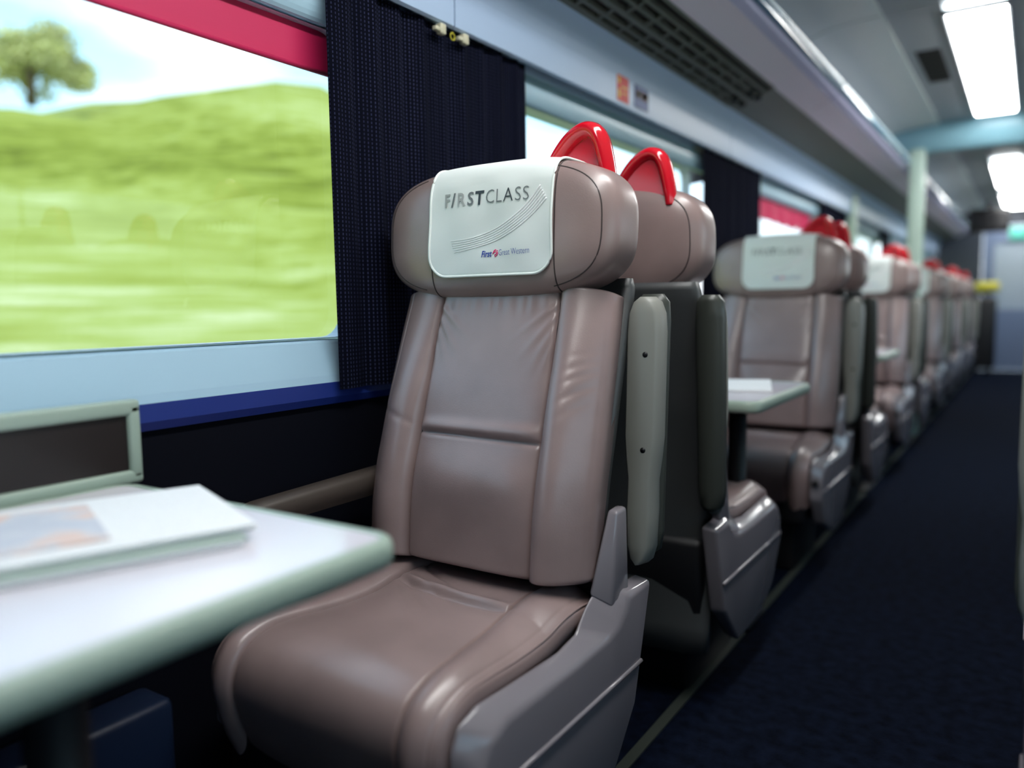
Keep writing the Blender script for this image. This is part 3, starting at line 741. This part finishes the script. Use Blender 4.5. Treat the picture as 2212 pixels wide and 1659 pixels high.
# ---- headrest cover
def make_cover():
    cv = empty('headrest_cover')
    x0, x1 = -0.140, 0.137
    zbot = 1.040; R = 0.040
    nx, nr = 44, 46
    ths = None
    yfront = min(hsec(0, math.radians(a), 0.0035, False)[1] for a in range(-40, 60, 4))
    def front_y(x, z):
        # find headrest front at this height; the cloth hangs straight below the fullest point
        best = None
        lo, hi = -math.pi/2, math.pi/2
        for _ in range(26):
            mid = (lo+hi)/2
            if hsec(x, mid, 0.0035, False)[2] < z: lo = mid
            else: hi = mid
        y = hsec(x, (lo+hi)/2, 0.0035, False)[1]
        ym = hsec(x, math.radians(4), 0.0035, False)[1]
        if z < 1.125: y = min(y, ym + 0.02*(z-1.125))
        w = 0.0012*math.sin(x*60+z*18) + 0.0010*math.sin(x*31-z*55)
        return y + w*sstep(0.0, 0.05, z-1.03) - 0.0008
    def col(x):
        d = min(x-x0, x1-x)
        z0 = zbot + (R-math.sqrt(max(0, R*R-(R-d)**2)) if d < R else 0)
        pts = []
        zt = 1.215
        for k in range(28): 
            z = z0+(zt-z0)*k/27
            pts.append((x, front_y(x, z), z))
        # over the top and down the back
        lo, hi = 0, math.pi/2
        for _ in range(24):
            mid = (lo+hi)/2
            if hsec(x, mid, 0.0035, False)[2] < zt: lo = mid
            else: hi = mid
        a0 = (lo+hi)/2; a1 = math.radians(158)
        for k in range(1, 22):
            p = hsec(x, a0+(a1-a0)*k/21, 0.004, False); pts.append(p)
        return pts
    cols = []
    xs = [x0+(x1-x0)*(0.5-0.5*math.cos(math.pi*i/nx)) for i in range(nx+1)]
    cols = [col(x) for x in xs]
    n = len(cols[0]); V = [p for c in cols for p in c]; Fc = []
    for i in range(nx):
        for j in range(n-1):
            a = i*n+j; Fc.append((a, a+n, a+n+1, a+1))
    cl = mobj('cloth', V, Fc, CLOTH, cv)
    so = cl.modifiers.new('thick', 'SOLIDIFY'); so.thickness = 0.0012; so.offset = 0
    # hem
    bord = [cols[0][j] for j in range(n-1, -1, -1)] + [cols[i][0] for i in range(1, nx)] + [cols[-1][j] for j in range(n)]
    tube('hem', [(p[0], p[1]-0.001, p[2]) for p in bord], 0.0026, HEM, cv, n=6)
    # lettering
    def letters(name, body, size, xs_, z, mt, bold=0.0, sx=1.0, slant=0.0, rise=0.0, lift=0.0022):
        cu_ = bpy.data.curves.new('txt', 'FONT'); cu_.body = body; cu_.size = size; cu_.offset = bold; cu_.shear = slant; cu_.resolution_u = 3
        o = bpy.data.objects.new('txt', cu_); COL.objects.link(o)
        dg = bpy.context.evaluated_depsgraph_get(); me = bpy.data.meshes.new_from_object(o.evaluated_get(dg))
        bpy.data.objects.remove(o); 
        wid = -9
        Vv = []
        for v in me.vertices:
            X = xs_+v.co.x*sx; Z = z+v.co.y+rise*(X-xs_)
            Vv.append((X, front_y(X, Z)-lift, Z)); wid = max(wid, X)
        Ff = [tuple(p.vertices) for p in me.polygons]
        bpy.data.meshes.remove(me)
        if Vv: 
            t = mobj(name, Vv, Ff, mt, cv, smooth=False)
        return wid
    # FIRST (the I is a slash) in heavier worn letters, CLASS in fine letters
    zz = 1.174; xx = -0.106
    for ch, mt_, bo in (('F', PALEINK, 0.0006), ('/', GREYINK, 0.0010), ('R', PALEINK, 0.0006), ('S', GREYINK, 0.0005), ('T', DARKINK, 0.0011)):
        e_ = letters('letter', ch, 0.036, xx, zz + 0.0, mt_, bo, sx=0.92); xx = e_+0.0034
    for ch, mt_ in (('C', GREYINK), ('L', GREYINK), ('A', DARKINK), ('S', GREYINK), ('S', GREYINK)):
        e_ = letters('letter', ch, 0.037, xx, zz, mt_, -0.0004, sx=0.88); xx = e_+0.0028
    zz = 1.075
    e_ = letters('wordmark', 'First', 0.0165, -0.014, zz-0.001, BLUEINK, 0.0004, sx=0.78, slant=0.2, rise=0.03)
    lx = e_+0.0015
    for pts in ([(0, 0.004), (0.003, 0.010), (0.007, 0.012)], [(0.001, 0.006), (0.004, 0.008), (0.007, 0.0085)], [(0.005, -0.001), (0.010, 0.002), (0.011, 0.007), (0.008, 0.006)], [(0.004, 0.002), (0.008, 0.004), (0.009, 0.006)], [(0.009, 0.0105), (0.011, 0.0095)]):
        tube('emblem', [(lx+a, front_y(lx+a, zz+b)-0.0014, zz+b) for a, b in catmull(pts, 4)], 0.0010, PINKINK, cv, n=6)
    letters('wordmark', 'Great Western', 0.0165, lx+0.0135, zz+0.0005, BLUEINK, -0.0002, sx=0.66, rise=0.03)
    # embroidered sweep
    for k in range(6):
        q = k/5
        ctrl = [(-0.088+0.008*q, 1.108-0.022*q), (-0.040+0.004*q, 1.111-0.019*q), (0.005+0.006*q, 1.122-0.020*q), (0.045+0.010*q, 1.139-0.020*q), (0.082+0.012*q, 1.165-0.020*q), (0.112+0.014*q, 1.198-0.024*q)]
        pts = catmull(ctrl, 8)
        tube('embroidery', [(x, front_y(x, z)-0.0010, z) for x, z in pts], [0.0006+0.0012*i/len(pts) for i in range(len(pts))], SILK, cv, n=6)
    return cv
coverA = make_cover()

used = {'A': False, 'B': False, 'C': False}
def place(kind, x, y, rz, label, group):
    proto = seatA if kind == 'A' else seatB
    o = proto if not used[kind] else copy_tree(proto)
    used[kind] = True
    o.location = (x, y, 0); o.rotation_euler = (0, 0, rz)
    return tag(o, label, 'train seat', group)
def cover(x, y, rz, label, group='white headrest covers'):
    o = coverA if not used['C'] else copy_tree(coverA)
    used['C'] = True
    o.location = (x, y, 0); o.rotation_euler = (0, 0, rz)
    return tag(o, label, 'headrest cover', group)
XS = -0.862; PI = math.pi
GS = 'single leather seats along the windows'
place('A', XS, 1.262, 0, 'mauve brown leather train seat at the table with the newspaper', GS)
cover(XS, 1.262, 0, 'white lettered cloth cover on the seat at the newspaper table')
place('B', XS, 1.80, PI, 'brown leather seat seen from behind, back to back with the newspaper table seat', GS)
place('A', XS, 3.285, 0, 'brown leather seat facing the small table with the white leaflet', GS)
cover(XS, 3.285, 0, 'white cloth cover on the seat at the leaflet table')
place('B', XS, 3.82, PI, 'brown leather seat back to back with the leaflet table seat', GS)
place('A', XS, 5.27, 0, 'brown leather seat just before the pale green partition post', GS)
cover(XS, 5.27, 0, 'white cloth cover on the seat just before the partition post')
place('B', XS, 5.80, PI, 'brown leather seat with its front towards the pale green partition', GS)
GF = 'seats beyond the partition'
for i, y in enumerate((7.35, 9.30, 11.2)):
    nth = ('first', 'second', 'third')[i]
    place('A', XS, y, 0, 'brown leather seat facing the partition post, %s beyond it' % nth, GF)
    cover(XS, y, 0, 'white cloth cover on the %s seat beyond the partition post' % nth, 'covers beyond the partition')
    if y < 11: place('B', XS, y+0.54, PI, 'brown leather seat facing the end door, %s beyond the partition post' % nth, GF)
GR = 'paired leather seats across the aisle'
XR = (0.298, 0.866)
for y, lv in ((1.262, 'newspaper'), (3.285, 'leaflet')):
    for x, sd in zip(XR, ('aisle', 'window')):
        place('B', x, y, 0, '%s side leather seat across the aisle, level with the %s table seat' % (sd, lv), GR)
        cover(x, y, 0, 'white cover on the %s side seat across from the %s table seat' % (sd, lv), 'covers across the aisle')
        place('A', x, y+0.54, PI, '%s side leather seat across the aisle, behind the one level with the %s table' % (sd, lv), GR)

# ================================================================== TABLES
def rr(x0, x1, y0, y1, r, n=7): return rrect(x0, x1, y0, y1, r, n)
def table(x0, x1, y0, y1, label, flap):
    t = empty('carriage_table', ((x0+x1)/2, (y0+y1)/2, 0)); tag(t, label, 'table', 'tables between the single seats')
    cx, cy = (x0+x1)/2, (y0+y1)/2
    a, b = (x1-x0)/2, (y1-y0)/2
    zt = 0.722
    def lp(inset, z, r): return [(x, y, z) for x, y in rr(-a+inset, a-inset, -b+inset, b-inset, max(r, 0.003))]
    loft('tabletop', [lp(0.017, 0.694, 0.02), lp(0.017, zt-0.0015, 0.02)], LAM, t, smooth=False)
    loops = [lp(0.017, 0.692, 0.02), lp(0.006, 0.690, 0.034), lp(0.002, 0.693, 0.038), lp(0.0, 0.700, 0.040), lp(0.0, 0.712, 0.040), lp(0.003, 0.719, 0.037), lp(0.008, 0.722, 0.032), lp(0.014, 0.722, 0.026), lp(0.017, 0.7195, 0.022)]
    loft('edging', loops, EDGE, t, cap=False)
    # leg
    tube('leg', [(a-0.15, 0, 0.0), (a-0.15, 0, 0.66)], 0.028, BLACK, t, n=16)
    box('leg_foot', (a-0.22, a-0.08), (-0.09, 0.09), (0.0, 0.02), BLACK, t, bevel=0.006)
    box('support_frame', (-a+0.02, a-0.08), (-0.05, 0.05), (0.655, 0.692), BLACK, t, bevel=0.006)
    if flap:
        xf = -a-0.004
        f = box('upright_flap', (xf-0.014, xf-0.002), (-b+0.02, b+0.012), (0.735, 0.825), FLAPD, t)
        for nm, yr, zr in (('flap_rim', (-b, b+0.025), (0.822, 0.846)), ('flap_rim', (-b, b+0.025), (0.716, 0.737)), ('flap_rim', (b+0.005, b+0.025), (0.722, 0.840)), ('flap_rim', (-b, -b+0.02), (0.722, 0.840))):
            box(nm, (xf-0.018, xf+0.006), yr, zr, EDGE, f, bevel=0.006, seg=3)
    return t
table(-1.150, -0.588, 0.02, 0.668, 'pale topped table with rounded green grey edging and newspapers on it', True)
table(-1.150, -0.588, 2.06, 2.665, 'small pale table with a white leaflet between facing seats', False)
table(-1.150, -0.588, 4.13, 4.70, 'small table just before the seat by the partition post', False)

# newspapers on the near table
def slab(name, P0, e1, e2, w, l, z0, z1, mt, parent=None, droop=0.0, n=14):
    """thin stack: w along e1, l along e2, gently curved"""
    V = []; Fc = []
    for k in (0, 1):
        for i in range(n+1):
            for j in range(n+1):
                u, v = i/n, j/n
                x = P0[0]+e1[0]*w*u+e2[0]*l*v; y = P0[1]+e1[1]*w*u+e2[1]*l*v
                z = (z0, z1)[k] + droop*(math.sin(u*math.pi)*0.6+0.8*(1-v)*sstep(0.6, 0, u))
                V.append((x, y, z))
    q = (n+1)**2
    for i in range(n):
        for j in range(n):
            a = i*(n+1)+j
            Fc.append((a, a+1, a+n+2, a+n+1)); Fc.append((q+a, q+a+n+1, q+a+n+2, q+a+1))
    for i in range(n):
        for (a, b) in ((i*(n+1), (i+1)*(n+1)), ((i+1)*(n+1)+n, i*(n+1)+n), (i+1, i), (n*(n+1)+i, n*(n+1)+i+1)):
            Fc.append((a, b, b+q, a+q))
    return mobj(name, V, Fc, mt, parent, smooth=False)
E1, E2 = (-0.93, 0.367), (-0.367, -0.93)
T0 = 0.7222
mg = empty('magazine', (-0.86, 0.45, T0)); tag(mg, 'magazine lying under the folded newspaper', 'magazine')
def rel(P, o): return (P[0]-o[0], P[1]-o[1])
O = (-0.86, 0.45)
slab('pages', rel((-0.712, 0.540), O), E1, E2, 0.20, 0.29, 0.0, 0.008, PAPER, mg)
slab('front_cover', rel((-0.709, 0.543), O), E1, E2, 0.206, 0.296, 0.008, 0.0095, MAGED, mg)
np_ = empty('newspaper', (-0.86, 0.45, T0+0.0097)); tag(np_, 'folded newspaper lying open on the pale table', 'newspaper')
P0 = rel((-0.722, 0.566), O)
slab('lower_sheets', P0, E1, E2, 0.262, 0.36, 0.0, 0.005, PAPER, np_, 0.0)
slab('top_sheet', (P0[0]+0.004, P0[1]-0.003), E1, E2, 0.262, 0.352, 0.005, 0.0068, NEWS, np_, 0.003)
slab('printed_photo', (P0[0]+E1[0]*0.03+E2[0]*0.145, P0[1]+E1[1]*0.03+E2[1]*0.145), E1, E2, 0.19, 0.19, 0.0072, 0.0100, PHOTO, np_, 0.0025)
# leaflet on the second table
lf = empty('leaflet', (-0.70, 2.36, T0), 0.3); tag(lf, 'small white folded leaflet on the table before the second seat', 'leaflet')
box('lower_leaf', (-0.10, 0.06), (-0.07, 0.07), (0, 0.003), PAPER, lf)
V = [(-0.10, -0.07, 0.003), (0.06, -0.07, 0.003), (0.06, 0.07, 0.022), (-0.10, 0.07, 0.022), (-0.10, -0.07, 0.006), (0.06, -0.07, 0.006), (0.06, 0.07, 0.025), (-0.10, 0.07, 0.025)]
mobj('raised_leaf', V, BOXF, PAPER, lf, smooth=False)
bk = empty('magazine', (-0.93, 2.40, T0), 0.1); tag(bk, 'dark magazine beside the white leaflet on the small table', 'magazine')
box('pages', (-0.11, 0.11), (-0.13, 0.13), (0, 0.006), PAPER, bk); box('front_cover', (-0.112, 0.112), (-0.132, 0.132), (0.006, 0.008), FLAPD, bk)

# luggage by the far wall
sc = empty('suitcase', (-0.60, 12.35, 0)); tag(sc, 'tall black suitcase standing near the end door', 'suitcase')
box('case', (-0.20, 0.20), (-0.15, 0.15), (0.06, 1.02), BLACK, sc, bevel=0.05, seg=4)
for sx in (-0.14, 0.14): tube('wheel', [(sx-0.02, -0.09, 0.04), (sx+0.02, -0.09, 0.04)], 0.04, BLACK, sc, n=14); tube('wheel', [(sx-0.02, 0.09, 0.04), (sx+0.02, 0.09, 0.04)], 0.04, BLACK, sc, n=14)
tube('carry_handle', [(-0.10, 0, 1.01), (-0.09, 0, 1.07), (0.09, 0, 1.07), (0.10, 0, 1.01)], 0.012, BLACK, sc)
yb = empty('holdall', (-0.52, 12.35, 1.083)); tag(yb, 'small yellow bag on top of the black suitcase', 'bag')
loft('bag_body', [[(x, 0.08*f*math.cos(a), 0.07+0.07*f*math.sin(a)) for a in [2*math.pi*k/16 for k in range(16)]] for x, f in ((-0.14, 0.6), (-0.13, 0.9), (-0.1, 1), (0.1, 1), (0.13, 0.9), (0.14, 0.6))], YELLOW, yb)
tube('strap', [(-0.07, 0, 0.12), (-0.05, 0, 0.19), (0.05, 0, 0.19), (0.07, 0, 0.12)], 0.008, BLACK, yb)

# ================================================================== OUTSIDE
def bank():
    V = []; Fc = []
    nx, ny = 40, 70
    rnd = random.Random(4)
    for i in range(nx+1):
        t = i/nx; x = -2.6 - 30*t**1.5
        for j in range(ny+1):
            y = -45 + 95*j/ny
            endf = sstep(20.5, 16.0, y - (-x-14)*1.2)
            k = min(1, max(0, (-x-3.0)/11))
            crest = 5.1 + 1.9*sstep(5.0, 12.5, y)
            z = -1.1 + (crest*k**0.9)*endf + 0.18*math.sin(y*0.7+x)*k + 0.12*math.sin(y*1.9-x*0.6)*k
            V.append((x, y, z))
    for i in range(nx):
        for j in range(ny):
            a = i*(ny+1)+j; Fc.append((a, a+1, a+ny+2, a+ny+1))
    Fc = [tuple(reversed(f)) for f in Fc]
    o = mobj('grass_bank', V, Fc, GRASS); tag(o, 'bright green grassy bank outside the window', 'grass bank', kind='stuff'); return o
bank()
bl = box('bounce_ballast', (-3.6, 16.0), (-60, 120), (-1.25, -1.20), mat('pale_bounce_ballast', (0.52, 0.49, 0.50), 0.95, noise=(6, 0.25), bump=(9, 1.0, 0.05))); tag(bl, 'unseen pale stone ground below the carriage, added to bounce light upward', None, kind='structure')  # unseen pale slab added to bounce neutral light up through the windows
gp = box('ground', (-160, 160), (-160, 200), (-1.35, -1.25), GRASS); gp['kind'] = 'structure'; gp['label'] = 'flat green fields around the track'
def bush(x, y, z, r, label, seed):
    rnd = random.Random(seed); b = empty('tree', (x, y, z)); tag(b, label, 'tree', 'trees on the grassy bank')
    tube('trunk', [(0, 0, -0.1), (0.05, 0, r*0.5), (0, 0.05, r)], [r*0.10, r*0.07, r*0.04], BARK, b, n=8)
    V = []; Fc = []
    for q in range(14):
        c = Vector((rnd.uniform(-.6, .6)*r, rnd.uniform(-.75, .75)*r, r*(0.45+rnd.uniform(0, 0.8)))); R = r*rnd.uniform(0.32, 0.5)
        for _ in range(420):
            p = c + Vector((rnd.gauss(0, 1), rnd.gauss(0, 1), rnd.gauss(0, 1))).normalized()*R*rnd.uniform(0.45, 1.0)
            p.z = max(p.z, 0.12)
            a = Vector((rnd.gauss(0, 1), rnd.gauss(0, 1), rnd.gauss(0, 1))).normalized(); b2 = a.orthogonal().normalized(); L = r*0.055
            n0 = len(V); V += [tuple(p-a*L), tuple(p+b2*L*0.5), tuple(p+a*L), tuple(p-b2*L*0.5)]; Fc.append((n0, n0+1, n0+2, n0+3))
    mobj('foliage', V, [tuple(reversed(f)) for f in Fc], LEAF, b, smooth=False)
bush(-14.9, 7.3, 4.72, 0.95, 'pale leafy tree on the skyline of the grassy bank', 2)
